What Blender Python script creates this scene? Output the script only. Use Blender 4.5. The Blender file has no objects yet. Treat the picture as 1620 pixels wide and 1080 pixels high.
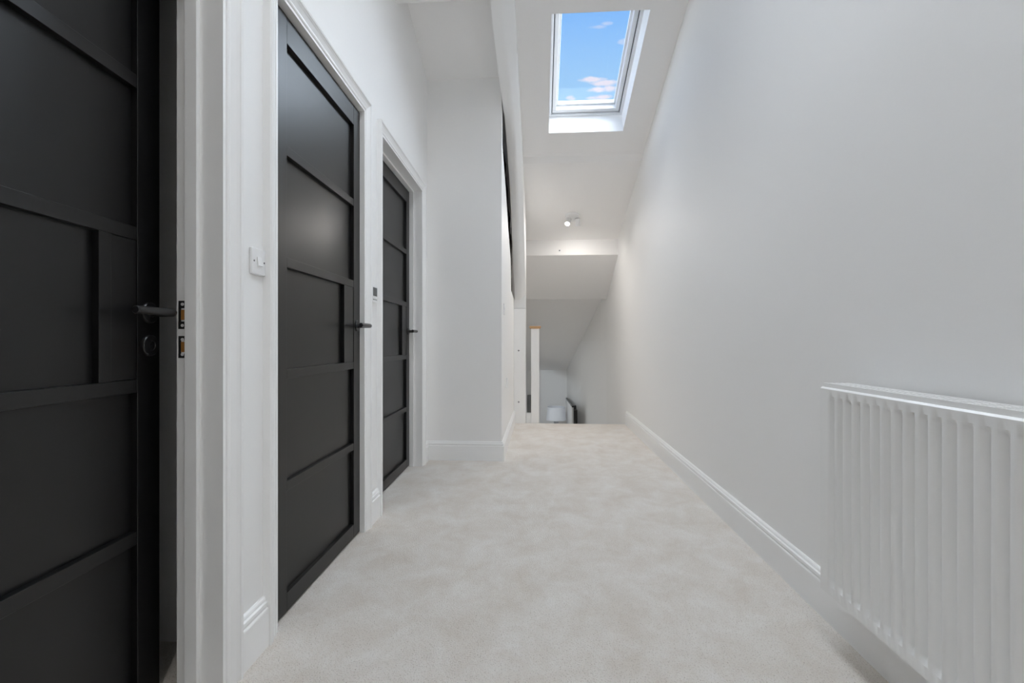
import bpy, bmesh, math, random
from mathutils import Matrix, Vector
random.seed(4)
R = math.radians
scene = bpy.context.scene
COL = scene.collection

# ------------------------------------------------------------ camera, sky, sun, exposure
cam_d = bpy.data.cameras.new('camera'); cam = bpy.data.objects.new('camera', cam_d); COL.objects.link(cam)
cam_d.sensor_width = 36; cam_d.lens = 16.0; cam_d.clip_start = 0.02
cam.location = (0, 0, 0.9); cam.rotation_euler = (R(90), 0, R(3.57))
scene.camera = cam

vs = scene.view_settings
vs.view_transform = 'Standard'; vs.look = 'None'; vs.gamma = 1.0; vs.use_curve_mapping = False
vs.exposure = -0.10
scene.cycles.max_bounces = 14; scene.cycles.diffuse_bounces = 10; scene.cycles.glossy_bounces = 4
scene.cycles.transparent_max_bounces = 8
scene.cycles.sample_clamp_indirect = 6.0
scene.cycles.use_denoising = True
scene.cycles.use_adaptive_sampling = False
scene.cycles.caustics_reflective = False; scene.cycles.caustics_refractive = False

def build_world():
    w = bpy.data.worlds.new('sky'); scene.world = w; w.use_nodes = True
    nt = w.node_tree; nt.nodes.clear(); N = nt.nodes; L = nt.links
    def m(op, a, b=None, c=None, clamp=False):
        n = N.new('ShaderNodeMath'); n.operation = op; n.use_clamp = clamp
        for i, v in enumerate((a, b, c)):
            if v is None: continue
            if isinstance(v, (int, float)): n.inputs[i].default_value = v
            else: L.new(v, n.inputs[i])
        return n.outputs[0]
    tc = N.new('ShaderNodeTexCoord'); sp = N.new('ShaderNodeSeparateXYZ'); L.new(tc.outputs['Generated'], sp.inputs[0])
    X, Y, Z = sp.outputs
    ys = m('MAXIMUM', Y, 0.05)
    a = m('DIVIDE', X, ys); e = m('DIVIDE', Z, ys)
    nz = N.new('ShaderNodeTexNoise'); nz.inputs['Scale'].default_value = 34; nz.inputs['Detail'].default_value = 5
    mp = N.new('ShaderNodeMapping'); mp.inputs['Scale'].default_value = (1, 1, 2.6)
    L.new(tc.outputs['Generated'], mp.inputs[0]); L.new(mp.outputs[0], nz.inputs['Vector'])
    wob = m('MULTIPLY', m('SUBTRACT', nz.outputs[0], 0.5), 3.4)
    def px(x, y):                       # direction of a small cloud, from its place in the window
        th = R(3.57); cx, cy = (x-810)/720, (540-y)/720
        dx = cx*math.cos(th) - math.sin(th); dy = math.cos(th) + cx*math.sin(th)
        return dx/dy, cy/dy
    total = None
    for (x, y, rx, ry) in ((933, 126, 24, 5), (955, 132, 26, 5), (946, 142, 17, 4.5), (966, 140, 12, 6), (953, 154, 26, 5),
                           (901, 155, 10, 4.5), (945, 43, 15, 4), (962, 37, 12, 4), (985, 66, 10, 5)):
        ca, ce = px(x, y)
        da = m('DIVIDE', m('SUBTRACT', a, ca), rx/720); de = m('DIVIDE', m('SUBTRACT', e, ce), ry/720)
        d = m('ADD', m('MULTIPLY', da, da), m('MULTIPLY', de, de))
        v = m('SUBTRACT', 1.0, m('SUBTRACT', d, wob), clamp=True)
        if y < 100: v = m('MULTIPLY', v, 0.45)
        total = v if total is None else m('MAXIMUM', total, v)
    grad = m('MULTIPLY', m('SUBTRACT', 0.80, e), 3.2, clamp=True)
    mix = N.new('ShaderNodeMix'); mix.data_type = 'RGBA'
    mix.inputs['A'].default_value = (0.16, 0.47, 1.08, 1); mix.inputs['B'].default_value = (0.45, 0.76, 1.08, 1)
    L.new(grad, mix.inputs['Factor'])
    mx = N.new('ShaderNodeMix'); mx.data_type = 'RGBA'
    L.new(m('MULTIPLY', total, 0.85), mx.inputs['Factor']); L.new(mix.outputs['Result'], mx.inputs['A'])
    mx.inputs['B'].default_value = (1.02, 0.95, 1.06, 1)
    # added bright blue sky patch, right of the framed sky, for the doors to reflect
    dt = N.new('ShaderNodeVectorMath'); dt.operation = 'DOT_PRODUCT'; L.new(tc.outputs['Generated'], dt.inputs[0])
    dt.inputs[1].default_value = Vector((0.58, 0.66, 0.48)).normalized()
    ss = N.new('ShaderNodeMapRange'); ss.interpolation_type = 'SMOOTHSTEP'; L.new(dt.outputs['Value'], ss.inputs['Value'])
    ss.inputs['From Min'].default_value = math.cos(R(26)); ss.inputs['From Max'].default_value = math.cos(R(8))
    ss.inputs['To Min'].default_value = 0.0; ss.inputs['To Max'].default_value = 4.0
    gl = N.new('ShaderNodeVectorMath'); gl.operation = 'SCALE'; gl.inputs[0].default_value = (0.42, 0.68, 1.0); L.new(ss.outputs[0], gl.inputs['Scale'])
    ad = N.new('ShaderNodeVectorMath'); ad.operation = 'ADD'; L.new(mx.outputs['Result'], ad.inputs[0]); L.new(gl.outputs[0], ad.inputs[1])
    bg = N.new('ShaderNodeBackground'); bg.inputs[1].default_value = 1.0
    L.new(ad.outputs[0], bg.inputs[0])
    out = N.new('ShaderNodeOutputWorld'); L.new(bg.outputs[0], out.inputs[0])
build_world()

sun_d = bpy.data.lights.new('sun', 'SUN'); sun = bpy.data.objects.new('sun', sun_d); COL.objects.link(sun)
sun_d.energy = 28.5; sun_d.angle = R(112); sun_d.color = (0.875, 0.94, 1.0)
sun.location = (0, 2, 8); sun.rotation_euler = Vector((0.52, 0.12, 0.85)).to_track_quat('Z', 'Y').to_euler()

# ------------------------------------------------------------ materials
def mat(name, col, rough=0.5, spec=0.5, metal=0.0, coat=0.0):
    m = bpy.data.materials.new(name); m.use_nodes = True
    b = m.node_tree.nodes['Principled BSDF']
    b.inputs['Base Color'].default_value = (*col, 1); b.inputs['Roughness'].default_value = rough
    b.inputs['Specular IOR Level'].default_value = spec; b.inputs['Metallic'].default_value = metal
    b.inputs['Coat Weight'].default_value = coat
    return m
def bumpy(m, scale, strength, dist=0.002, detail=4, stretch=(1, 1, 1)):
    nt = m.node_tree; b = nt.nodes['Principled BSDF']
    tc = nt.nodes.new('ShaderNodeTexCoord'); mp = nt.nodes.new('ShaderNodeMapping'); mp.inputs['Scale'].default_value = stretch
    n = nt.nodes.new('ShaderNodeTexNoise'); n.inputs['Scale'].default_value = scale; n.inputs['Detail'].default_value = detail
    bp = nt.nodes.new('ShaderNodeBump'); bp.inputs['Strength'].default_value = strength; bp.inputs['Distance'].default_value = dist
    nt.links.new(tc.outputs['Object'], mp.inputs[0]); nt.links.new(mp.outputs[0], n.inputs['Vector'])
    nt.links.new(n.outputs[0], bp.inputs['Height']); nt.links.new(bp.outputs[0], b.inputs['Normal'])
    return m
M = {}
M['wall'] = bumpy(mat('wall_paint', (0.885, 0.88, 0.87), 0.6, 0.3), 60, 0.10)
M['ceiling'] = bumpy(mat('ceiling_paint', (0.90, 0.89, 0.88), 0.8, 0.2), 40, 0.10)
M['trim'] = bumpy(mat('satin_white_trim', (0.90, 0.90, 0.895), 0.35, 0.4), 25, 0.05)
M['frame'] = mat('skylight_white', (0.74, 0.75, 0.76), 0.3, 0.45)
M['radiator'] = mat('radiator_enamel', (0.86, 0.86, 0.85), 0.28, 0.5)
M['plastic'] = mat('white_plastic', (0.84, 0.84, 0.84), 0.3, 0.5)
M['black'] = bumpy(mat('satin_black_paint', (0.005, 0.005, 0.0052), 0.35, 0.48), 9, 0.05, 0.004)
M['blackmetal'] = mat('matt_black_metal', (0.012, 0.012, 0.013), 0.32, 0.5)
M['hinge'] = mat('dull_black_hinge', (0.004, 0.004, 0.004), 0.8, 0.1)
M['brass'] = mat('aged_brass', (0.65, 0.30, 0.08), 0.4, 0.5, 0.6)
M['unlitwall'] = mat('unlit_wall_shade', (0.045, 0.045, 0.047), 0.7)  # near-black colour stands in for the darkness of unlit spaces
M['screen'] = mat('thermostat_screen', (0.06, 0.065, 0.07), 0.2)
M['seam'] = mat('dark_seam', (0.12, 0.12, 0.12), 0.7)
M['shade'] = mat('lamp_fabric', (0.80, 0.82, 0.86), 0.8)
M['grey'] = mat('grey_canvas', (0.30, 0.30, 0.30), 0.7)
M['greyline'] = mat('picture_edge', (0.05, 0.05, 0.05), 0.6)
M['ceramic'] = mat('lamp_ceramic', (0.5, 0.52, 0.55), 0.25)

def oak():
    m = mat('pale_oak', (0.62, 0.38, 0.19), 0.4); nt = m.node_tree; b = nt.nodes['Principled BSDF']
    tc = nt.nodes.new('ShaderNodeTexCoord'); mp = nt.nodes.new('ShaderNodeMapping'); mp.inputs['Scale'].default_value = (1, 12, 12)
    n = nt.nodes.new('ShaderNodeTexNoise'); n.inputs['Scale'].default_value = 9; n.inputs['Detail'].default_value = 6
    r = nt.nodes.new('ShaderNodeValToRGB'); r.color_ramp.elements[0].color = (0.45, 0.25, 0.11, 1); r.color_ramp.elements[1].color = (0.72, 0.47, 0.25, 1)
    nt.links.new(tc.outputs['Object'], mp.inputs[0]); nt.links.new(mp.outputs[0], n.inputs['Vector'])
    nt.links.new(n.outputs[0], r.inputs[0]); nt.links.new(r.outputs[0], b.inputs['Base Color'])
    return m
M['oak'] = oak()
def old_wood():
    m = mat('old_timber', (0.1, 0.07, 0.05), 0.9); nt = m.node_tree; b = nt.nodes['Principled BSDF']
    tc = nt.nodes.new('ShaderNodeTexCoord'); mp = nt.nodes.new('ShaderNodeMapping'); mp.inputs['Scale'].default_value = (3, 1, 4)
    n = nt.nodes.new('ShaderNodeTexNoise'); n.inputs['Scale'].default_value = 7; n.inputs['Detail'].default_value = 9; n.inputs['Roughness'].default_value = 0.7
    r = nt.nodes.new('ShaderNodeValToRGB'); e = r.color_ramp.elements
    e[0].position = 0.42; e[0].color = (0.012, 0.009, 0.007, 1); e[1].position = 0.68; e[1].color = (0.30, 0.22, 0.15, 1)
    x = e.new(0.55); x.color = (0.06, 0.045, 0.03, 1)
    bp = nt.nodes.new('ShaderNodeBump'); bp.inputs['Distance'].default_value = 0.01
    nt.links.new(tc.outputs['Object'], mp.inputs[0]); nt.links.new(mp.outputs[0], n.inputs['Vector'])
    nt.links.new(n.outputs[0], r.inputs[0]); nt.links.new(r.outputs[0], b.inputs['Base Color'])
    nt.links.new(n.outputs[0], bp.inputs['Height']); nt.links.new(bp.outputs[0], b.inputs['Normal'])
    return m
M['oldwood'] = old_wood()
def carpet():
    m = mat('cream_carpet', (0.7, 0.66, 0.62), 0.95, 0.15); nt = m.node_tree; b = nt.nodes['Principled BSDF']; N = nt.nodes; L = nt.links
    b.inputs['Sheen Weight'].default_value = 0.25; b.inputs['Sheen Roughness'].default_value = 0.6
    tc = N.new('ShaderNodeTexCoord')
    def noise(s, d, ro=0.5, stretch=None):
        n = N.new('ShaderNodeTexNoise'); n.inputs['Scale'].default_value = s; n.inputs['Detail'].default_value = d; n.inputs['Roughness'].default_value = ro
        if stretch:
            mp = N.new('ShaderNodeMapping'); mp.inputs['Scale'].default_value = stretch
            L.new(tc.outputs['Object'], mp.inputs[0]); L.new(mp.outputs[0], n.inputs['Vector'])
        else: L.new(tc.outputs['Object'], n.inputs['Vector'])
        return n
    big = noise(5.0, 9, 0.70, (1.15, 1.0, 1.0)); big.inputs['Distortion'].default_value = 0.35; r1 = N.new('ShaderNodeValToRGB'); e = r1.color_ramp.elements
    e[0].position = 0.33; e[0].color = (0.82, 0.745, 0.66, 1); e[1].position = 0.66; e[1].color = (0.95, 0.91, 0.855, 1)
    L.new(big.outputs[0], r1.inputs[0])
    fine = noise(230, 3, 0.75); r2 = N.new('ShaderNodeValToRGB'); e = r2.color_ramp.elements
    e[0].position = 0.30; e[0].color = (0.50, 0.44, 0.38, 1); e[1].position = 0.45; e[1].color = (1, 1, 1, 1)
    L.new(fine.outputs[0], r2.inputs[0])
    mx = N.new('ShaderNodeMix'); mx.data_type = 'RGBA'; mx.blend_type = 'MULTIPLY'; mx.inputs['Factor'].default_value = 1
    L.new(r1.outputs[0], mx.inputs['A']); L.new(r2.outputs[0], mx.inputs['B']); L.new(mx.outputs['Result'], b.inputs['Base Color'])
    add = N.new('ShaderNodeMath'); add.operation = 'MULTIPLY_ADD'; add.inputs[1].default_value = 0.35
    L.new(big.outputs[0], add.inputs[0]); L.new(fine.outputs[0], add.inputs[2])
    bp = N.new('ShaderNodeBump'); bp.inputs['Strength'].default_value = 1.0; bp.inputs['Distance'].default_value = 0.007
    L.new(add.outputs[0], bp.inputs['Height']); L.new(bp.outputs[0], b.inputs['Normal'])
    return m
M['carpet'] = carpet()
def glass():
    m = bpy.data.materials.new('window_glass'); m.use_nodes = True; nt = m.node_tree; nt.nodes.clear()
    t = nt.nodes.new('ShaderNodeBsdfTransparent'); g = nt.nodes.new('ShaderNodeBsdfGlossy'); g.inputs['Roughness'].default_value = 0.02
    mx = nt.nodes.new('ShaderNodeMixShader'); mx.inputs[0].default_value = 0.04
    o = nt.nodes.new('ShaderNodeOutputMaterial')
    nt.links.new(t.outputs[0], mx.inputs[1]); nt.links.new(g.outputs[0], mx.inputs[2]); nt.links.new(mx.outputs[0], o.inputs[0])
    return m
M['glass'] = glass()
def emit(name, col, s):
    m = bpy.data.materials.new(name); m.use_nodes = True; nt = m.node_tree; nt.nodes.clear()
    e = nt.nodes.new('ShaderNodeEmission'); e.inputs[0].default_value = (*col, 1); e.inputs[1].default_value = s
    o = nt.nodes.new('ShaderNodeOutputMaterial'); nt.links.new(e.outputs[0], o.inputs[0]); return m
M['bulb'] = emit('lit_bulb', (1, 0.97, 0.92), 12)

# ------------------------------------------------------------ mesh helpers
def bx(bm, x0, x1, y0, y1, z0, z1, mtx=None):
    c = [(x0, y0, z0), (x1, y0, z0), (x1, y1, z0), (x0, y1, z0), (x0, y0, z1), (x1, y0, z1), (x1, y1, z1), (x0, y1, z1)]
    v = [bm.verts.new(mtx @ Vector(p) if mtx else p) for p in c]
    for f in ((0, 3, 2, 1), (4, 5, 6, 7), (0, 1, 5, 4), (1, 2, 6, 5), (2, 3, 7, 6), (3, 0, 4, 7)): bm.faces.new([v[i] for i in f])
def prism(bm, pts, f0, f1):
    """closed outline pts, f0/f1 map a 2-D point to the two ends."""
    a = [bm.verts.new(f0(*p)) for p in pts]; b = [bm.verts.new(f1(*p)) for p in pts]; n = len(pts)
    bm.faces.new(a[::-1]); bm.faces.new(b)
    for i in range(n): bm.faces.new((a[i], a[(i+1) % n], b[(i+1) % n], b[i]))
def yz_prism(bm, pts, x0, x1): prism(bm, pts, lambda y, z: (x0, y, z), lambda y, z: (x1, y, z))
def xy_prism(bm, pts, z0, z1): prism(bm, pts, lambda x, y: (x, y, z0), lambda x, y: (x, y, z1))
def cyl(bm, p0, p1, r0, r1=None, n=24, caps=True):
    r1 = r0 if r1 is None else r1
    p0, p1 = Vector(p0), Vector(p1); d = (p1-p0).normalized()
    u = d.orthogonal().normalized(); w = d.cross(u)
    A = [bm.verts.new(p0+(u*math.cos(t)+w*math.sin(t))*r0) for t in [2*math.pi*i/n for i in range(n)]]
    B = [bm.verts.new(p1+(u*math.cos(t)+w*math.sin(t))*r1) for t in [2*math.pi*i/n for i in range(n)]]
    for i in range(n): bm.faces.new((A[i], A[(i+1) % n], B[(i+1) % n], B[i]))
    if caps: bm.faces.new(A[::-1]); bm.faces.new(B)
def lathe(bm, prof, c=(0, 0, 0), n=32, axis='z'):
    rings = []
    for r, h in prof:
        ring = []
        for i in range(n):
            t = 2*math.pi*i/n
            if axis == 'z': p = (c[0]+r*math.cos(t), c[1]+r*math.sin(t), c[2]+h)
            else: p = (c[0]+h, c[1]+r*math.cos(t), c[2]+r*math.sin(t))
            ring.append(bm.verts.new(p))
        rings.append(ring)
    for a, b in zip(rings, rings[1:]):
        for i in range(n): bm.faces.new((a[i], a[(i+1) % n], b[(i+1) % n], b[i]))
    bm.faces.new(rings[0][::-1]); bm.faces.new(rings[-1])
def obj(name, bm, m, parent=None, bevel=0.0, smooth=False, label=None, seg=2):
    bmesh.ops.recalc_face_normals(bm, faces=bm.faces)
    me = bpy.data.meshes.new(name); bm.to_mesh(me); bm.free(); me.materials.append(M[m] if isinstance(m, str) else m)
    o = bpy.data.objects.new(name, me); COL.objects.link(o)
    if parent: o.parent = parent
    if bevel:
        b = o.modifiers.new('bevel', 'BEVEL'); b.width = bevel; b.segments = seg; b.limit_method = 'ANGLE'; b.angle_limit = R(30)
        b.harden_normals = True
    if smooth or bevel:
        me.shade_smooth()
        me.set_sharp_from_angle(angle=R(35))
    if label: o['label'] = label
    return o
def NB(): return bmesh.new()
def tag(o, label, cat=None, group=None, kind=None):
    o['label'] = label
    if cat: o['category'] = cat
    if group: o['group'] = group
    if kind: o['kind'] = kind
    return o
def empty(name, mtx):
    o = bpy.data.objects.new(name, None); COL.objects.link(o); o.matrix_world = mtx; o.empty_display_size = 0.1
    return o
T = lambda x, y, z: Matrix.Translation((x, y, z))
RZ = lambda a: Matrix.Rotation(a, 4, 'Z')

# ------------------------------------------------------------ the setting
LW = T(-0.795, 0, 0) @ RZ(math.atan(0.02))          # frame of the left wall: local x=0 is its face, local y runs along it
XR = 0.936                                           # right wall face
XS = -0.292                                          # side face of the chimney-like column and stairwell left wall
CA, CB = 4.045, 0.337                                # sloping ceiling  z = CA - CB*Y
YEDGE = 5.03                                         # edge of the landing
def zc(y, off=0.0): return CA + off - CB*y
TH = 0.30
slope = math.atan(CB)

def structure(name, bm, m, label, bevel=0, cat=None):
    o = obj(name, bm, m, bevel=bevel); o['kind'] = 'structure'; o['label'] = label
    if cat: o['category'] = cat
    return o

# floor (upper landing), with a rounded carpeted nosing at the stair edge
b = NB(); yz_prism(b, [(-2.6, -0.25), (YEDGE-0.012, -0.25), (YEDGE, -0.2), (YEDGE, -0.012), (YEDGE-0.004, -0.004), (YEDGE-0.014, 0), (-2.6, 0)], -2.55, XR+0.05)
structure('floor', b, 'carpet', 'cream carpeted landing floor between the black doors and the radiator wall')
# carpeted stairs going down and lower floor
b = NB(); pts = [(YEDGE, -1.9)]
y = YEDGE; z = 0.0
pts = [(YEDGE, -1.72)]
for i in range(8):
    z0 = -0.19*i; z1 = -0.19*(i+1)
    pts.append((YEDGE+0.25*i+0.001, z0 if i else -0.19)) if i == 0 else pts.append((YEDGE+0.25*i, z0))
    if i: pts.append((YEDGE+0.25*i, z1))
pts = [(YEDGE+0.001, -1.72), (YEDGE+0.001, -0.19)]
for i in range(1, 8):
    pts.append((YEDGE+0.25*i, -0.19*i)); pts.append((YEDGE+0.25*i, -0.19*(i+1)))
pts += [(10.2, -1.52), (10.2, -1.72)]
yz_prism(b, pts, XS-0.02, XR+0.05)
structure('floor_lower', b, 'carpet', 'carpeted stair flight dropping from the landing to the lower floor')

# left wall with three door openings (local frame)
OPEN = [(0.385, 1.112), (1.363, 2.098), (2.36, 3.233)]
HEAD = 1.985
b = NB(); prev = -2.5
for (a0, a1) in OPEN:
    bx(b, -0.12, 0, prev, a0-0.03, 0, HEAD+0.03); prev = a1+0.03
bx(b, -0.12, 0, prev, 3.44, 0, HEAD+0.03)
yz_prism(b, [(-2.5, HEAD+0.03), (3.44, HEAD+0.03), (3.44, zc(3.44)+0.05), (0.0, zc(0)+0.05), (-2.5, zc(0)+0.05)], -0.12, 0)
wl = structure('wall_left', b, 'wall', 'white painted wall holding the three black doors'); wl.matrix_world = LW

# the column block jutting from the left wall at the end of the row of doors
b = NB(); bx(b, -0.99, XS, 3.424, 3.50, 0, zc(3.50)+0.04)
structure('wall_column', b, 'wall', 'white wall face standing beside the third black door and facing down the hall')
b = NB(); yz_prism(b, [(3.50, 0), (5.0, 0), (5.0, 1.37), (4.56, 1.41), (4.47, 1.71), (4.15, 1.92), (3.84, 2.18), (3.60, 2.34), (3.50, 2.42)], XS-0.02, XS)
structure('wall_side', b, 'wall', 'narrow white side wall below the slit of old timber beside the stairs')
# right wall, back wall
b = NB(); yz_prism(b, [(-2.5, -1.72), (6.52, -1.72), (6.52, 1.85), (5.75, 2.30), (0, zc(0)+0.24), (-2.5, zc(0)+0.24)], XR, XR+0.12)
xy_prism(b, [(XR, 6.52), (XR+0.12, 6.52), (0.70, 10.2), (0.583, 10.05)], -1.72, 1.7)
structure('wall_right', b, 'wall', 'long plain white wall behind the radiator')
b = NB(); bx(b, -1.0, XR+0.12, -2.62, -2.5, 0, 4.3)
structure('wall_back', b, 'wall', 'white wall behind the camera')
# stairwell walls
b = NB(); bx(b, XS-0.10, XS, 5.17, 6.2, -1.72, 2.2); bx(b, XS-0.10, XS, 6.2, 6.21, -1.72, -1.5); bx(b, XS-0.10, XS, 8.8, 10.2, -1.72, 2.5); bx(b, XS-0.10, XS, 6.2, 8.8, 0.55, 2.5)
bx(b, -3.0, XS-0.1, 5.9, 6.0, -1.6, 1.2); bx(b, -3.0, XS-0.1, 9.0, 9.1, -1.6, 1.2); bx(b, -3.1, -3.0, 5.9, 9.1, -1.6, 1.2); bx(b, -3.1, XS-0.1, 5.9, 9.1, 0.8, 0.9); bx(b, -3.1, XS-0.02, 5.9, 9.1, -1.62, -1.52)  # added side room, unseen, letting lamp light into the stairwell
structure('wall_stair_left', b, 'wall', 'pale wall on the left of the stairwell')
b = NB(); bx(b, XS-0.1, 0.75, 10.05, 10.2, -1.72, 0.6)
structure('wall_stair_end', b, 'wall', 'pale blue-grey end wall at the foot of the stairs')

# sloping ceiling with the skylight opening and a second one added for light
SKY = [(0.073, 0.708, 2.985, 3.965), (0.0, 0.80, 0.45, 2.15)]
def slab(b, x0, x1, y0, y1, off=0.0, th=TH):
    n = Vector((0, CB, 1)).normalized()*th
    f = lambda x: (lambda y, t: (x, y + n.y*t, zc(y, off) + n.z*t))
    pts = [(y0, 0), (y1, 0), (y1, 1), (y0, 1)]
    prism(b, pts, f(x0), f(x1))
b = NB()
YA, YB, XA, XB = 0.0, 4.21, -1.05, XR+0.1
(hx0, hx1, hy0, hy1), (gx0, gx1, gy0, gy1) = SKY
slab(b, XA, XB, YA, gy0); slab(b, XA, gx0, gy0, gy1); slab(b, gx1, XB, gy0, gy1)
slab(b, XA, XB, gy1, hy0); slab(b, XA, hx0, hy0, hy1); slab(b, hx1, XB, hy0, hy1); slab(b, XA, XB, hy1, YB)
bx(b, XA, XB, -2.62, 0.1, zc(0), zc(0)+0.25)
structure('ceiling', b, 'ceiling', 'white sloping ceiling pierced by the skylight')
# lower part of the slope beyond the shallow step, bulkhead and soffits over the stairs
b = NB()
o2 = -0.036
yz_prism(b, [(YB-0.01, zc(YB-0.01)+0.02), (YB-0.01, zc(YB)+0.002), (YB+0.02, zc(YB)-0.012), (YB+0.07, zc(YB+0.07, o2)+0.003), (YB+0.13, zc(YB+0.13, o2)), (5.56, zc(5.56, o2)),
             (5.56, zc(5.56, o2)+0.35), (YB-0.01, zc(YB-0.01)+0.4)], -0.45, XB)
yz_prism(b, [(5.56, 1.957), (5.562, 1.948), (5.57, 1.945), (6.515, 1.503), (6.53, 1.503), (6.545, 1.63), (10.1, 0.255), (10.1, 0.6), (6.60, 1.9), (5.75, 2.45), (5.56, 2.45)], -0.45, XB)
structure('ceiling_stair', b, 'ceiling', 'white lower slope and bulkhead stepping down over the stairs')
# ceiling purlin over the door alcove
b = NB(); bx(b, -0.93, -0.30, 2.50, 2.66, 2.893, 3.22)
structure('trim_purlin', b, 'ceiling', 'white boxed purlin crossing the ceiling above the doors', bevel=0.03)

# baseboards
BP = [(0, 0), (0.018, 0), (0.018, 0.108), (0.0165, 0.112), (0.0125, 0.1135), (0.0125, 0.117), (0.0155, 0.121), (0.0145, 0.130), (0.0095, 0.134), (0.0095, 0.137), (0.0075, 0.142), (0.003, 0.146), (0, 0.146)]
def skirt(b, p0, p1, side=1, m0=0.0, m1=0.0):
    """board along p0->p1; the profile's depth points to the left of that direction when side=1. m0/m1: mitre shift at the ends per depth"""
    p0, p1 = Vector((*p0, 0)), Vector((*p1, 0)); d = (p1-p0).normalized(); n = Vector((-d.y, d.x, 0))*side
    prism(b, BP, lambda q, h: p0 + n*q - d*q*m0 + Vector((0, 0, h)), lambda q, h: p1 + n*q + d*q*m1 + Vector((0, 0, h)))
b = NB(); skirt(b, (XR, -2.5), (XR, 5.0), 1)
structure('baseboard_right', b, 'trim', 'white moulded skirting along the radiator wall')
b = NB(); skirt(b, (-0.87, 3.424), (XS, 3.424), -1, 0, 1); skirt(b, (XS, 3.424), (XS, 4.985), -1, 1, 0)
structure('baseboard_column', b, 'trim', 'white moulded skirting wrapping the wall corner beside the third door')
CW = 0.062
b = NB()
for (s0, s1) in ((-2.5, OPEN[0][0]-CW), (OPEN[0][1]+CW, OPEN[1][0]-CW), (OPEN[1][1]+CW, OPEN[2][0]-CW), (OPEN[2][1]+CW, 3.40)):
    if s1-s0 > 0.03: skirt(b, (0, s0), (0, s1), -1)
o = structure('baseboard_left', b, 'trim', 'white moulded skirting between the black doors'); o.matrix_world = LW

# architraves + linings (trim_n)
AP = [(0, 0), (0, 0.010), (0.010, 0.010), (0.012, 0.013), (0.017, 0.015), (0.022, 0.0125), (0.025, 0.013), (0.040, 0.019), (0.046, 0.023), (0.050, 0.0205), (0.052, 0.024), (0.058, 0.026), (CW, 0.022), (CW, 0)]
def casing(b, s0, s1, top):
    """one swept frame: outline goes up, across, down with mitred corners (local wall frame)"""
    path = []
    for (q, x) in AP:
        path.append([(x, s0-q, 0), (x, s0-q, top+q), (x, s1+q, top+q), (x, s1+q, 0)])
    n = len(AP); V = [[b.verts.new(p) for p in row] for row in path]
    for k in range(3):
        for i in range(n):
            j = (i+1) % n
            b.faces.new((V[i][k], V[j][k], V[j][k+1], V[i][k+1]))
    b.faces.new([V[i][0] for i in range(n)]); b.faces.new([V[i][3] for i in range(n)][::-1])
REC = 0.083
def lining(b, s0, s1, top, rec, depth=0.112):
    bx(b, -depth, 0, s0-0.028, s0, 0, top+0.028); bx(b, -depth, 0, s1, s1+0.028, 0, top+0.028); bx(b, -depth, 0, s0, s1, top, top+0.028)
def stop(b, s0, s1, top, x0, x1):
    bx(b, x0, x1, s0, s0+0.012, 0, top); bx(b, x0, x1, s1-0.012, s1, 0, top); bx(b, x0, x1, s0+0.012, s1-0.012, top-0.012, top)
names = ('first black door, the one standing ajar', 'second black door, the middle one', 'third black door, the farthest one')
trims = []
for k, (s0, s1) in enumerate(OPEN):
    e = empty('trim_%d' % (k+1), LW); e['kind'] = 'structure'; e['label'] = 'white moulded frame around the ' + names[k]
    b = NB(); casing(b, s0, s1, HEAD); obj('architrave', b, 'trim', e)
    b = NB(); lining(b, s0, s1, HEAD, REC); obj('door_lining', b, 'trim', e)
    b = NB()
    if k == 1: stop(b, s0, s1, HEAD, -0.10, -0.056)
    else: stop(b, s0, s1, HEAD, -REC, -REC+0.032)
    obj('door_stop', b, 'trim', e, bevel=0.0015)
    trims.append(e)

# two black keeps let into the far jamb of the first doorway
jl = OPEN[0][1]
for nm, zz, h in (('latch_keep', 0.968, 0.072), ('deadlock_keep', 0.886, 0.056)):
    b = NB(); x0, x1 = -REC-0.023, -REC-0.001
    bx(b, x0, x1, jl-0.0025, jl, zz-h/2, zz-0.017); bx(b, x0, x1, jl-0.002, jl, zz+0.017, zz+h/2)
    bx(b, x0, x0+0.006, jl-0.002, jl, zz-0.017, zz+0.017); bx(b, x1-0.003, x1, jl-0.002, jl, zz-0.017, zz+0.017)
    if nm == 'latch_keep': bx(b, x1, x1+0.012, jl-0.006, jl-0.0005, zz-0.016, zz+0.016)
    kp = obj(nm, b, 'blackmetal', trims[0], label='black metal keep plate in the doorway jamb')
    b = NB(); bx(b, x0+0.006, x1-0.003, jl-0.0012, jl, zz-0.013, zz+0.013); obj('keep_pocket', b, 'brass', kp, label='brass coloured pocket of the keep')
    b = NB()
    for q in (-h/2+0.009, h/2-0.009): cyl(b, ((x0+x1)/2, jl-0.0035, zz+q), ((x0+x1)/2, jl-0.002, zz+q), 0.004, n=12)
    obj('keep_screw', b, 'plastic', kp)

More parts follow.
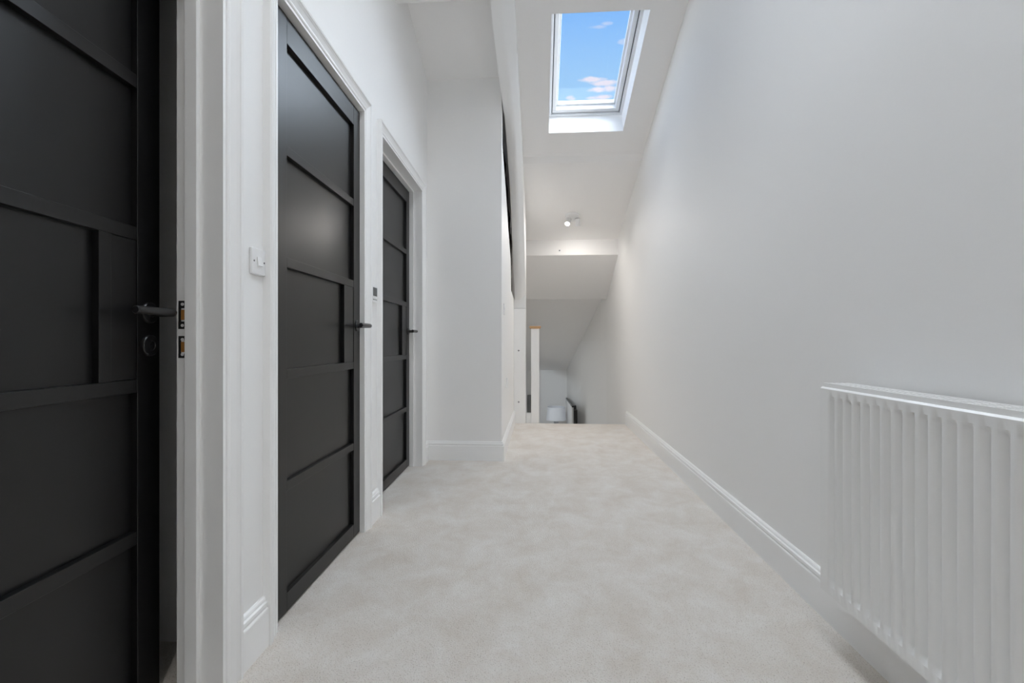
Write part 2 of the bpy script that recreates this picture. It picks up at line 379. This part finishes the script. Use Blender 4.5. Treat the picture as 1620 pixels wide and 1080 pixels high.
# ------------------------------------------------------------ doors
ZB, ZP, ZR = 0.068, 0.338, 0.032
def door(name, mtx, width, label, lock=False, height=1.975, hinges=False, st_l=0.080, st_r=0.071):
    """local frame: x out of the face, y from hinge (0) to lock edge (width), face at x=0, leaf to x=-0.036"""
    e = empty(name, mtx); e['kind'] = 'structure'; e['label'] = label
    th = 0.036; rec = 0.016
    b = NB(); bx(b, -th+rec*0.2, -rec, 0.02, width-0.02, 0.02, height-0.02); obj('panel', b, 'black', e, label='flush black infill behind the glazing-bar style rails')
    b = NB(); bx(b, -th, 0, 0, st_l, 0.008, height); obj('stile', b, 'black', e, bevel=0.0012)
    b = NB(); bx(b, -th, 0, width-st_r, width, 0.008, height); obj('stile', b, 'black', e, bevel=0.0012)
    y0, y1 = st_l+0.0006, width-st_r-0.0006
    b = NB(); bx(b, -th, -0.0004, y0, y1, 0.008, ZB); obj('bottom_rail', b, 'black', e, bevel=0.0012)
    b = NB(); bx(b, -th, -0.0004, y0, y1, ZB+5*ZP+4*ZR, height); obj('top_rail', b, 'black', e, bevel=0.0012)
    for k in range(1, 5):
        z0 = ZB+k*ZP+(k-1)*ZR
        b = NB(); bx(b, -rec-0.002, -0.0006, y0, y1, z0, z0+ZR); obj('rail', b, 'black', e, bevel=0.0012)
    z0 = ZB+2*ZP+2*ZR; ym = y1-0.072
    b = NB(); bx(b, -rec-0.002, -0.0008, ym-ZR, ym, z0, z0+ZP); obj('mullion', b, 'black', e, bevel=0.0012)
    b = NB(); bx(b, -rec-0.002, -0.0022, ym+0.0006, y1-0.0005, z0+0.001, z0+ZP-0.001); obj('lock_block', b, 'black', e, bevel=0.001)
    # lever handle
    yc, zh = width-st_r/2, 0.972
    b = NB(); lathe(b, [(0.0262, 0), (0.0262, 0.004), (0.024, 0.0065), (0.0115, 0.007), (0.0095, 0.012), (0.0095, 0.060)], (0, yc, zh), 40, 'x')
    hd = obj('door_handle', b, 'blackmetal', e, smooth=True, label='round black rose of the lever handle')
    b = NB()
    path = [(0.045, yc), (0.056, yc-0.001), (0.063, yc-0.006), (0.066, yc-0.016), (0.066, yc-0.122)]
    rings = []; n = 20
    for i, (px_, py_) in enumerate(path):
        a = Vector(path[max(i-1, 0)]); c = Vector(path[min(i+1, len(path)-1)]); d = (c-a).normalized(); nn = Vector((-d.y, d.x))
        rings.append([b.verts.new((px_+nn.x*0.0095*math.cos(t), py_+nn.y*0.0095*math.cos(t), zh+0.0095*math.sin(t))) for t in [2*math.pi*j/n for j in range(n)]])
    for a, c in zip(rings, rings[1:]):
        for j in range(n): b.faces.new((a[j], a[(j+1) % n], c[(j+1) % n], c[j]))
    tip = [b.verts.new(((v.co.x-0.066)*0.8+0.066, v.co.y-0.0025, (v.co.z-zh)*0.8+zh)) for v in rings[-1]]
    for j in range(n): b.faces.new((rings[-1][j], rings[-1][(j+1) % n], tip[(j+1) % n], tip[j]))
    b.faces.new(tip); b.faces.new(rings[0][::-1])
    obj('lever', b, 'blackmetal', hd, smooth=True)
    if lock:
        b = NB(); lathe(b, [(0.0262, 0), (0.0262, 0.005), (0.024, 0.0075), (0.0, 0.0078)][:3]+[(0.0125, 0.0078), (0.0115, 0.0062), (0.001, 0.0062)], (0, yc, zh-0.082), 40, 'x')
        ke = obj('keyhole_cover', b, 'blackmetal', e, smooth=True)
        b = NB(); cyl(b, (0.0062, yc, zh-0.078), (0.0095, yc, zh-0.078), 0.0055, n=16); bx(b, 0.0062, 0.0092, yc-0.003, yc+0.003, zh-0.092, zh-0.079)
        obj('lock_cylinder', b, 'blackmetal', ke)
    if hinges:
        for zz in (0.248, 1.022, 1.795):
            b = NB(); bx(b, -0.001, 0.0015, 0.0, 0.030, zz-0.042, zz+0.042); cyl(b, (0.006, -0.003, zz-0.044), (0.006, -0.003, zz+0.044), 0.0062, n=16)
            obj('hinge', b, 'hinge', e)
    return e
# first door: hinged on the near jamb, opened a few degrees into its room
ang = math.atan(0.0785)
L_A = 0.70
lockpt = Vector((-0.9855, 1.121)); d = Vector((-math.sin(ang), math.cos(ang)))
hp = lockpt - d*L_A
door('door_1', T(hp.x, hp.y, 0) @ RZ(ang), L_A, 'first black panelled door from the camera, standing slightly ajar', lock=True)
s0, s1 = OPEN[1]
door('door_2', LW @ T(-0.012, s0+0.003, 0), s1-s0-0.006, 'second black panelled door, closed, its hinges showing on the near side', hinges=True, st_l=0.090)
s0, s1 = OPEN[2]
door('door_3', LW @ T(-REC-0.001, s0+0.003, 0), s1-s0-0.006, 'third black panelled door, closed, set back in its frame next to the wall corner')

# unlit room behind the first door, its darkness put into the wall colour
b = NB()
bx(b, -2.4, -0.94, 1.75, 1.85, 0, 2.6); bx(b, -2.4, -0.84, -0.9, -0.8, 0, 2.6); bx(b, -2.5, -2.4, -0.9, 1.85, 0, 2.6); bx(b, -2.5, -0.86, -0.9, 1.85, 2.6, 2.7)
structure('wall_dark_room', b, 'unlitwall', 'unlit room wall seen through the gap of the first black door')
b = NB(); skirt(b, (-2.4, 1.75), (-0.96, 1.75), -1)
structure('baseboard_dark_room', b, 'unlitwall', 'skirting of the unlit room behind the first door')
b = NB(); bx(b, -1.03, -0.95, 2.2, 3.40, 0, 2.2); bx(b, -1.03, -0.96, 1.3, 2.16, 0, 2.2)
structure('wall_behind_doors', b, 'wall', 'blank wall closing the rooms behind the two shut doors')
bpy.data.objects['wall_behind_doors'].matrix_world = T(-0.12, 0, 0)

# ------------------------------------------------------------ skylights
def skylight(name, x0, x1, y0, y1, label):
    w, l = x1-x0, (y1-y0)*math.sqrt(1+CB*CB)
    m = T(x0, y0, zc(y0)) @ Matrix.Rotation(-slope, 4, 'X')
    e = empty(name, m); e['kind'] = 'structure'; e['label'] = label
    def ring(b, i, o, z0, z1):          # frame ring between inset o (outer) and inset i (inner)
        bx(b, o, w-o, o, i, z0, z1); bx(b, o, w-o, l-i, l-o, z0, z1); bx(b, o, i, i, l-i, z0, z1); bx(b, w-i, w-o, i, l-i, z0, z1)
    e2 = 0.0
    b = NB(); ring(b, 0.023, -0.004, 0.175, TH+0.03); obj('window_frame', b, 'frame', e, bevel=0.002)
    b = NB(); ring(b, 0.0315, 0.0225, 0.200, 0.215); obj('gasket', b, 'seam', e, label='thin dark seal between frame and sash')
    b = NB(); ring(b, 0.062, 0.0300, 0.188, 0.262); obj('sash', b, 'frame', e, bevel=0.003)
    b = NB(); ring(b, 0.078, 0.060, 0.235, 0.262); obj('glazing_bead', b, 'frame', e, bevel=0.002)
    b = NB(); bx(b, 0.066, w-0.066, 0.066, l-0.066, 0.246, 0.252); obj('pane', b, 'glass', e)
    # plaster return inside the roof slab, at the ends perpendicular to the slope
    return e
skylight('window_1', *SKY[0], 'white framed roof window showing blue sky')
skylight('window_added', *SKY[1], 'unseen roof window added above the near end of the hall for extra light')  # added roof window, unseen, brightens the near hall

# ------------------------------------------------------------ boxed curved beam and post
XL1, XL0, XRB = -0.279, -0.300, -0.160
prof = [(1.9, 3.30), (2.45, 3.06), (2.76, 2.94), (3.04, 2.83), (3.27, 2.72), (3.55, 2.645), (3.85, 2.49), (4.05, 2.37), (4.19, 2.27), (4.33, 2.12), (4.42, 2.03), (4.51, 1.91), (4.70, 1.67), (4.88, 1.46), (4.985, 1.36)]
b = NB(); rows = []
for (y, z) in prof:
    xl = XL0 + (XL1-XL0)*min(max((y-3.0)/0.5, 0), 1)
    ztop = zc(y, o2-0.001 if y > YB+0.1 else -0.001)
    z = min(z, ztop-0.07)
    sec = [(xl, z), (xl+0.045, z-0.002), (xl+0.068, z+0.005), (xl+0.082, z+0.018), (XRB-0.008, z+0.050), (XRB, z+0.062), (XRB, max(ztop, z+0.08)), (xl, max(ztop, z+0.08))]
    rows.append([b.verts.new((x, y, zz)) for x, zz in sec])
for a, c in zip(rows, rows[1:]):
    n = len(a)
    for i in range(n): b.faces.new((a[i], a[(i+1) % n], c[(i+1) % n], c[i]))
b.faces.new(rows[0]); b.faces.new(rows[-1][::-1])
o = obj('boxed_beam', b, 'trim', smooth=True)
tag(o, 'white boxed-in curved roof beam running down the ceiling left of the skylight', 'beam')
e = empty('support_post', T((XS+XRB)/2, 5.05, 0))
hw = (XRB-XS)/2
b = NB(); bx(b, -hw, hw, -0.05, 0.07, 0, 1.262); obj('lower_casing', b, 'trim', e, bevel=0.002)
b = NB(); bx(b, -hw+0.001, hw-0.001, -0.049, 0.07, 1.2645, 2.262); obj('upper_casing', b, 'trim', e, bevel=0.002)
b = NB(); bx(b, -hw+0.003, hw-0.003, -0.046, 0.066, 1.261, 1.2655); obj('joint', b, 'seam', e)
for zz in (0.80, 0.235):
    b = NB(); cyl(b, (-0.012, -0.052, zz), (-0.012, -0.0495, zz), 0.012, n=20); h = obj('fixing_cap', b, 'plastic', e)
    b = NB(); cyl(b, (-0.012, -0.054, zz), (-0.012, -0.0515, zz), 0.0055, n=12); bx(b, -0.024, 0.0, -0.0535, -0.0515, zz-0.0016, zz+0.0016); bx(b, -0.0136, -0.0104, -0.0535, -0.0515, zz-0.012, zz+0.012)
    obj('fixing_screw', b, 'greyline', h, label='small dark cross-headed screw')
tag(e, 'white boxed post under the low end of the roof beam, with two small screws', 'post')
# a small screw showing in the bulkhead face
b = NB(); cyl(b, (0.232, 5.557, 2.005), (0.232, 5.5605, 2.005), 0.017, n=20)
h = obj('fixing_cap', b, 'plastic'); b = NB(); cyl(b, (0.232, 5.555, 2.005), (0.232, 5.558, 2.005), 0.0075, n=14); obj('screw', b, 'greyline', h)
tag(h, 'small white cap with a dark screw in the bulkhead over the stairs', 'screw cap')
# rough old timber inside the slit
b = NB(); rnd = random.Random(2)
N1, N2 = 60, 14; G = []
for i in range(N1+1):
    row = []
    yy = 3.50 + 1.66*i/N1
    for j in range(N2+1):
        zl = 2.30 - 0.66*(i/N1)*1.2 - 0.25; zz = zl + (0.98-0.2*(i/N1))*j/N2
        zz = min(zz, zc(yy, o2)-0.002)
        row.append(b.verts.new((XS-0.058 + 0.010*math.sin(i*0.55+math.sin(j*0.7))*0.6 + rnd.uniform(-0.004, 0.004), yy, zz)))
    G.append(row)
for i in range(N1):
    for j in range(N2): b.faces.new((G[i][j], G[i+1][j], G[i+1][j+1], G[i][j+1]))
o = obj('old_timber', b, 'oldwood', smooth=True)
sm = o.modifiers.new('solid', 'SOLIDIFY'); sm.thickness = 0.04; sm.offset = 0
tag(o, 'rough dark brown old timber showing in the slit beside the white beam', 'timber')

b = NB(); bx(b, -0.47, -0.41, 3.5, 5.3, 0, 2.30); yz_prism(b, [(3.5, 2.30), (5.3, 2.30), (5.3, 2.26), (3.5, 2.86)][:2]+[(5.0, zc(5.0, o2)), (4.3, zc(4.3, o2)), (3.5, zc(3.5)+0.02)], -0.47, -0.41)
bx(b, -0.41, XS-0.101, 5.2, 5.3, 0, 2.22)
structure('wall_void', b, 'unlitwall', 'lining of the hollow behind the old timber, coloured dark as its shade')
# ------------------------------------------------------------ newel post and string board at the stair head
e = empty('newel_post', T(-0.058, 5.085, -0.45))
b = NB(); bx(b, -0.045, 0.045, -0.045, 0.045, 0, 1.492)
obj('post_shaft', b, 'trim', e, bevel=0.003)
b = NB(); bx(b, -0.058, 0.058, -0.058, 0.058, 1.492, 1.504); bx(b, -0.064, 0.064, -0.064, 0.064, 1.504, 1.520); obj('oak_cap', b, 'oak', e, bevel=0.003, label='pale oak cap')
tag(e, 'white square newel post with a pale oak cap at the head of the stairs', 'newel post')
b = NB(); bx(b, XRB+0.001, -0.104, 5.06, 5.10, -0.02, 0.105)
o = obj('string_board', b, 'trim', bevel=0.002); tag(o, 'short white board joining the boxed post and the newel post at floor level', 'board')

# ------------------------------------------------------------ lower floor: table, lamp, balustrade, picture
e = empty('console_table', T(0.27, 9.35, -1.52))
b = NB(); bx(b, -0.35, 0.27, -0.17, 0.17, 0.66, 0.69); obj('tabletop', b, 'trim', e, bevel=0.003)
for sx in (-0.32, 0.24):
    for sy in (-0.14, 0.14):
        b = NB(); bx(b, sx-0.02, sx+0.02, sy-0.02, sy+0.02, 0, 0.66); obj('leg', b, 'trim', e)
tag(e, 'white console table against the wall at the foot of the stairs', 'table')
e = empty('table_lamp', T(0.32, 9.30, -0.83))
b = NB(); lathe(b, [(0.07, 0), (0.07, 0.012), (0.03, 0.03), (0.05, 0.07), (0.045, 0.11), (0.012, 0.145), (0.010, 0.20)]); obj('lamp_base', b, 'ceramic', e, smooth=True)
b = NB(); n = 40
A = [[b.verts.new((r*math.cos(2*math.pi*i/n), r*math.sin(2*math.pi*i/n), h)) for i in range(n)] for r, h in ((0.205, 0.14), (0.178, 0.40), (0.176, 0.40), (0.203, 0.14))]
for k in range(4):
    a, c = A[k], A[(k+1) % 4]
    for i in range(n): b.faces.new((a[i], a[(i+1) % n], c[(i+1) % n], c[i]))
obj('lamp_shade', b, 'shade', e, smooth=True)
tag(e, 'table lamp with a pale tapered drum shade at the foot of the stairs', 'lamp')
e = empty('stair_balustrade', T(0.565, 8.0, -1.52))
b = NB(); yz_prism(b, [(0.05, 0), (1.95, 0), (1.95, 1.18), (0.05, 1.27)], -0.012, 0.012); obj('panel', b, 'trim', e)
b = NB(); yz_prism(b, [(0.03, 1.265), (1.95, 1.175), (1.95, 1.20), (0.03, 1.295)], -0.012, 0.020); obj('handrail', b, 'blackmetal', e)
b = NB(); bx(b, 0.013, 0.075, -0.035, 0.035, 0, 1.23)
yz_prism(b, [(-0.035, 1.23), (0.035, 1.23), (0.035, 1.30)], 0.013, 0.06); obj('newel', b, 'blackmetal', e)
tag(e, 'pale stair panel with a black rail and black end post on the lower floor', 'balustrade')
e = empty('picture', T(-0.2, 10.05, -0.68))
b = NB(); bx(b, -0.085, 0.085, -0.025, 0, 0, 0.40); obj('picture_frame', b, 'greyline', e)
b = NB(); bx(b, -0.08, 0.08, -0.028, -0.024, 0.012, 0.392); obj('picture_face', b, 'grey', e)
tag(e, 'plain grey picture hanging low on the stairwell end wall behind the newel post', 'picture')

e = empty('fill_pendant', T(-1.5, 7.4, 0.8))  # added pendant, unseen, fills the stairwell with light
b = NB(); cyl(b, (0, 0, -0.35), (0, 0, 0), 0.004, n=8); obj('cord', b, 'plastic', e)
b = NB(); lathe(b, [(0.002, -0.50), (0.07, -0.47), (0.10, -0.42), (0.07, -0.37), (0.002, -0.345)]); obj('bulb', b, 'bulb', e, smooth=True)
pl = bpy.data.lights.new('pendant', 'POINT'); po = bpy.data.objects.new('fill_pendant_light', pl); COL.objects.link(po); po.parent = e; po.location = (0, 0, -0.62)
pl.energy = 9; pl.shadow_soft_size = 0.08; pl.color = (0.86, 0.93, 1.0)
tag(e, 'added globe pendant lighting the stairs from the unseen side room', 'ceiling light')
# ------------------------------------------------------------ radiator
RL = 1.10; RX = 0.836; RY1 = 1.416; RY0 = RY1-RL; RZ0, RH = 0.165, 0.60
e = empty('radiator', T(RX, RY0, RZ0))
b = NB(); pitch = 0.0347
cols = [(0, 0.0), (0.0015, -0.0)]
ys = [(0.0, 0.003), (0.002, 0.0), (RL-0.033-15.0*pitch*2+0, None)]
ys = [(0.0, 0.0)]
first = RL-0.033                        # ridge line nearest the far end
k = 0; cells = []
y = first
while y - pitch > 0.02: cells.append((y-pitch, y)); y -= pitch
cells = cells[::-1]
ystart = cells[0][0]
P = [(0.0, 0), (ystart, 0)]
for (a, c) in cells:                    # valley then crest; depth positive = recessed
    P += [(a+0.0020, 0), (a+0.0065, 0.95), (a+0.0085, 1), (a+0.0165, 1), (a+0.0245, 0.15), (a+0.0275, 0), (c-0.0030, -0.12)]
P += [(first+0.003, 0.0), (RL, 0)]
ZR_ = [(0, 0), (0.028, 0), (0.036, 0.55), (0.046, 1), (RH-0.040, 1), (RH-0.031, 0.55), (RH-0.024, 0), (RH-0.004, 0), (RH, -0.4)]
DEP = 0.0125
V = [[b.verts.new((DEP*p*zf if zf >= 0 else 0.004, yy, zz)) for (zz, zf) in ZR_] for (yy, p) in P]
for i in range(len(P)-1):
    for j in range(len(ZR_)-1): b.faces.new((V[i][j], V[i+1][j], V[i+1][j+1], V[i][j+1]))
# wrap the panel's edges back
def strip(vs, dx):
    w = [b.verts.new((v.co.x+dx, v.co.y, v.co.z)) for v in vs]
    for i in range(len(vs)-1): b.faces.new((vs[i], vs[i+1], w[i+1], w[i]))
strip(V[0], 0.014); strip(V[-1], 0.014); strip([r[0] for r in V], 0.014); strip([r[-1] for r in V], 0.010)
o = obj('front_panel', b, 'radiator', e, smooth=True)
b = NB(); bx(b, 0.0145, 0.072, 0.004, RL-0.004, 0.012, RH-0.02); obj('inner_panel', b, 'radiator', e)
for yy in (-0.002, RL-0.001):
    b = NB(); bx(b, 0.006, 0.078, yy, yy+0.003, 0.005, RH+0.002); obj('side_panel', b, 'radiator', e)
# top grille: bars with slots
b = NB(); gz = RH+0.004
bx(b, 0.008, 0.011, 0, RL, gz-0.016, gz+0.008); bx(b, 0.077, 0.080, 0, RL, gz-0.016, gz+0.008)
for i in range(5):
    xx = 0.011+0.0145*i; bx(b, xx, xx+0.0075, 0.0, RL, gz+0.002, gz+0.0075)
yy = 0.0
while yy < RL: bx(b, 0.011, 0.077, yy, yy+0.012, gz+0.0015, gz+0.0070); yy += 0.043
obj('top_grille', b, 'radiator', e)
for yy in (0.18, RL-0.18):
    b = NB(); bx(b, 0.078, XR-RX-0.0005, yy-0.02, yy+0.02, 0.06, RH-0.06); obj('wall_bracket', b, 'radiator', e)
tag(e, 'white ribbed panel radiator on the right-hand wall', 'radiator')

# ------------------------------------------------------------ switch, thermostat, sockets
e = empty('light_switch', LW @ T(0, 1.268, 1.092))
b = NB(); bx(b, 0, 0.009, -0.033, 0.033, 0, 0.076); obj('switch_plate', b, 'plastic', e, bevel=0.003)
b = NB(); yz = [(0.009, 0.025), (0.0145, 0.026), (0.0105, 0.051), (0.009, 0.051)]
prism(b, yz, lambda x, z: (x, -0.011, z), lambda x, z: (x, 0.011, z)); obj('rocker', b, 'plastic', e, bevel=0.001)
for q in (-0.024, 0.024):
    b = NB(); cyl(b, (0.0085, q, 0.038), (0.0098, q, 0.038), 0.0026, n=14); obj('screw', b, 'seam', e)
tag(e, 'white single light switch on the wall between the first and second black doors', 'light switch')
e = empty('thermostat', LW @ T(0, 2.228, 1.095))
b = NB(); bx(b, 0, 0.014, -0.042, 0.042, 0, 0.086); obj('thermostat_body', b, 'plastic', e, bevel=0.004)
b = NB(); bx(b, 0.0135, 0.0150, -0.026, 0.030, 0.032, 0.074); obj('display', b, 'screen', e, label='small dark grey display')
b = NB()
for q in (-0.02, 0.0, 0.02): bx(b, 0.0138, 0.0155, q-0.005, q+0.005, 0.012, 0.016)
obj('button', b, 'seam', e)
tag(e, 'small white room thermostat with a dark display between the second and third doors', 'thermostat')
for nm, yy, zz, lab, cat in (('switch_plate', 3.63, 1.115, 'white switch plate high on the narrow side wall beyond the corner', 'switch'),
                        ('socket_plate', 3.95, 0.50, 'white socket plate low on the narrow side wall beyond the corner', 'socket')):
    e = empty(nm, T(XS, yy, zz)); w = 0.043 if cat == 'switch' else 0.043
    b = NB(); bx(b, 0, 0.008, -w, w, 0, 0.086); obj('plate', b, 'plastic', e, bevel=0.002)
    b = NB(); bx(b, 0.0075, 0.011, -0.012, 0.012, 0.03, 0.056); obj('rocker', b, 'plastic', e, bevel=0.001)
    tag(e, lab, cat)

# ------------------------------------------------------------ ceiling spotlight over the stairs, plus two added fill spotlights
def spotlight(x, y, z, tilt, heads, col=(1.0, 0.95, 0.90), size=115):
    e = empty('ceiling_spotlight', T(x, y, z) @ Matrix.Rotation(-tilt, 4, 'X'))
    b = NB(); lathe(b, [(0.080, -0.001), (0.080, -0.020), (0.076, -0.026), (0.001, -0.027)], n=48); obj('ceiling_rose', b, 'plastic', e, smooth=True)
    Rf = Matrix.Rotation(tilt, 4, 'X')
    for (hx, hy, dirv, power) in heads:
        dl = Rf @ Vector(dirv).normalized(); c = Rf @ Vector((hx, hy, -0.065))
        b = NB(); cyl(b, c-dl*0.035, c+dl*0.045, 0.029, n=32, caps=False); cyl(b, c-dl*0.038, c-dl*0.030, 0.022, 0.029, n=32)
        cyl(b, c+dl*0.030, c+dl*0.046, 0.0265, n=32, caps=False)
        h = obj('spot_head', b, 'plastic', e, smooth=True)
        b = NB(); cyl(b, c+dl*0.036, c+dl*0.038, 0.0262, n=32); obj('bulb', b, 'bulb', h, label='glowing bulb face')
        b = NB(); cyl(b, Rf @ Vector((hx, hy, -0.018)), c - dl*0.02, 0.006, n=12); obj('arm', b, 'plastic', h)
        ld = bpy.data.lights.new('spot', 'SPOT'); lo = bpy.data.objects.new('spot_light', ld); COL.objects.link(lo); lo.parent = e
        lo.location = c + dl*0.05; lo.rotation_euler = (-dl).to_track_quat('Z', 'Y').to_euler()
        ld.energy = power; ld.spot_size = R(size); ld.spot_blend = 1.0; ld.shadow_soft_size = 0.045; ld.color = col
    return e
e = spotlight(0.352, 5.09, zc(5.09, o2), slope, [(-0.045, -0.02, (-0.25, -0.62, -0.75), 26), (0.062, 0.0, (0.06, 0.30, -0.95), 14)], size=168)
tag(e, 'white twin-head ceiling spotlight above the stairs, one bulb glowing', 'ceiling light')
e = spotlight(0.20, -1.3, zc(0), 0.0, [(-0.055, 0, (-0.55, 0.85, -0.9), 36), (0.055, 0.0, (-0.4, 0.55, -1.0), 32)])  # added spotlight, unseen, brightens the hall from behind the camera
tag(e, 'added twin-head fill spotlight over the near end of the hall, behind the camera', 'ceiling light')
e = spotlight(-0.80, 6.45, 0.8, 0.0, [(-0.05, 0, (1.05, 3.6, -0.8), 45), (0.05, 0.0, (1.1, 3.6, -1.2), 45)], (0.80, 0.90, 1.0), 50)  # added spotlight, unseen, brightens the stairwell end wall
tag(e, 'added twin-head fill spotlight in the unseen side room, aimed at the end wall of the stairs', 'ceiling light')
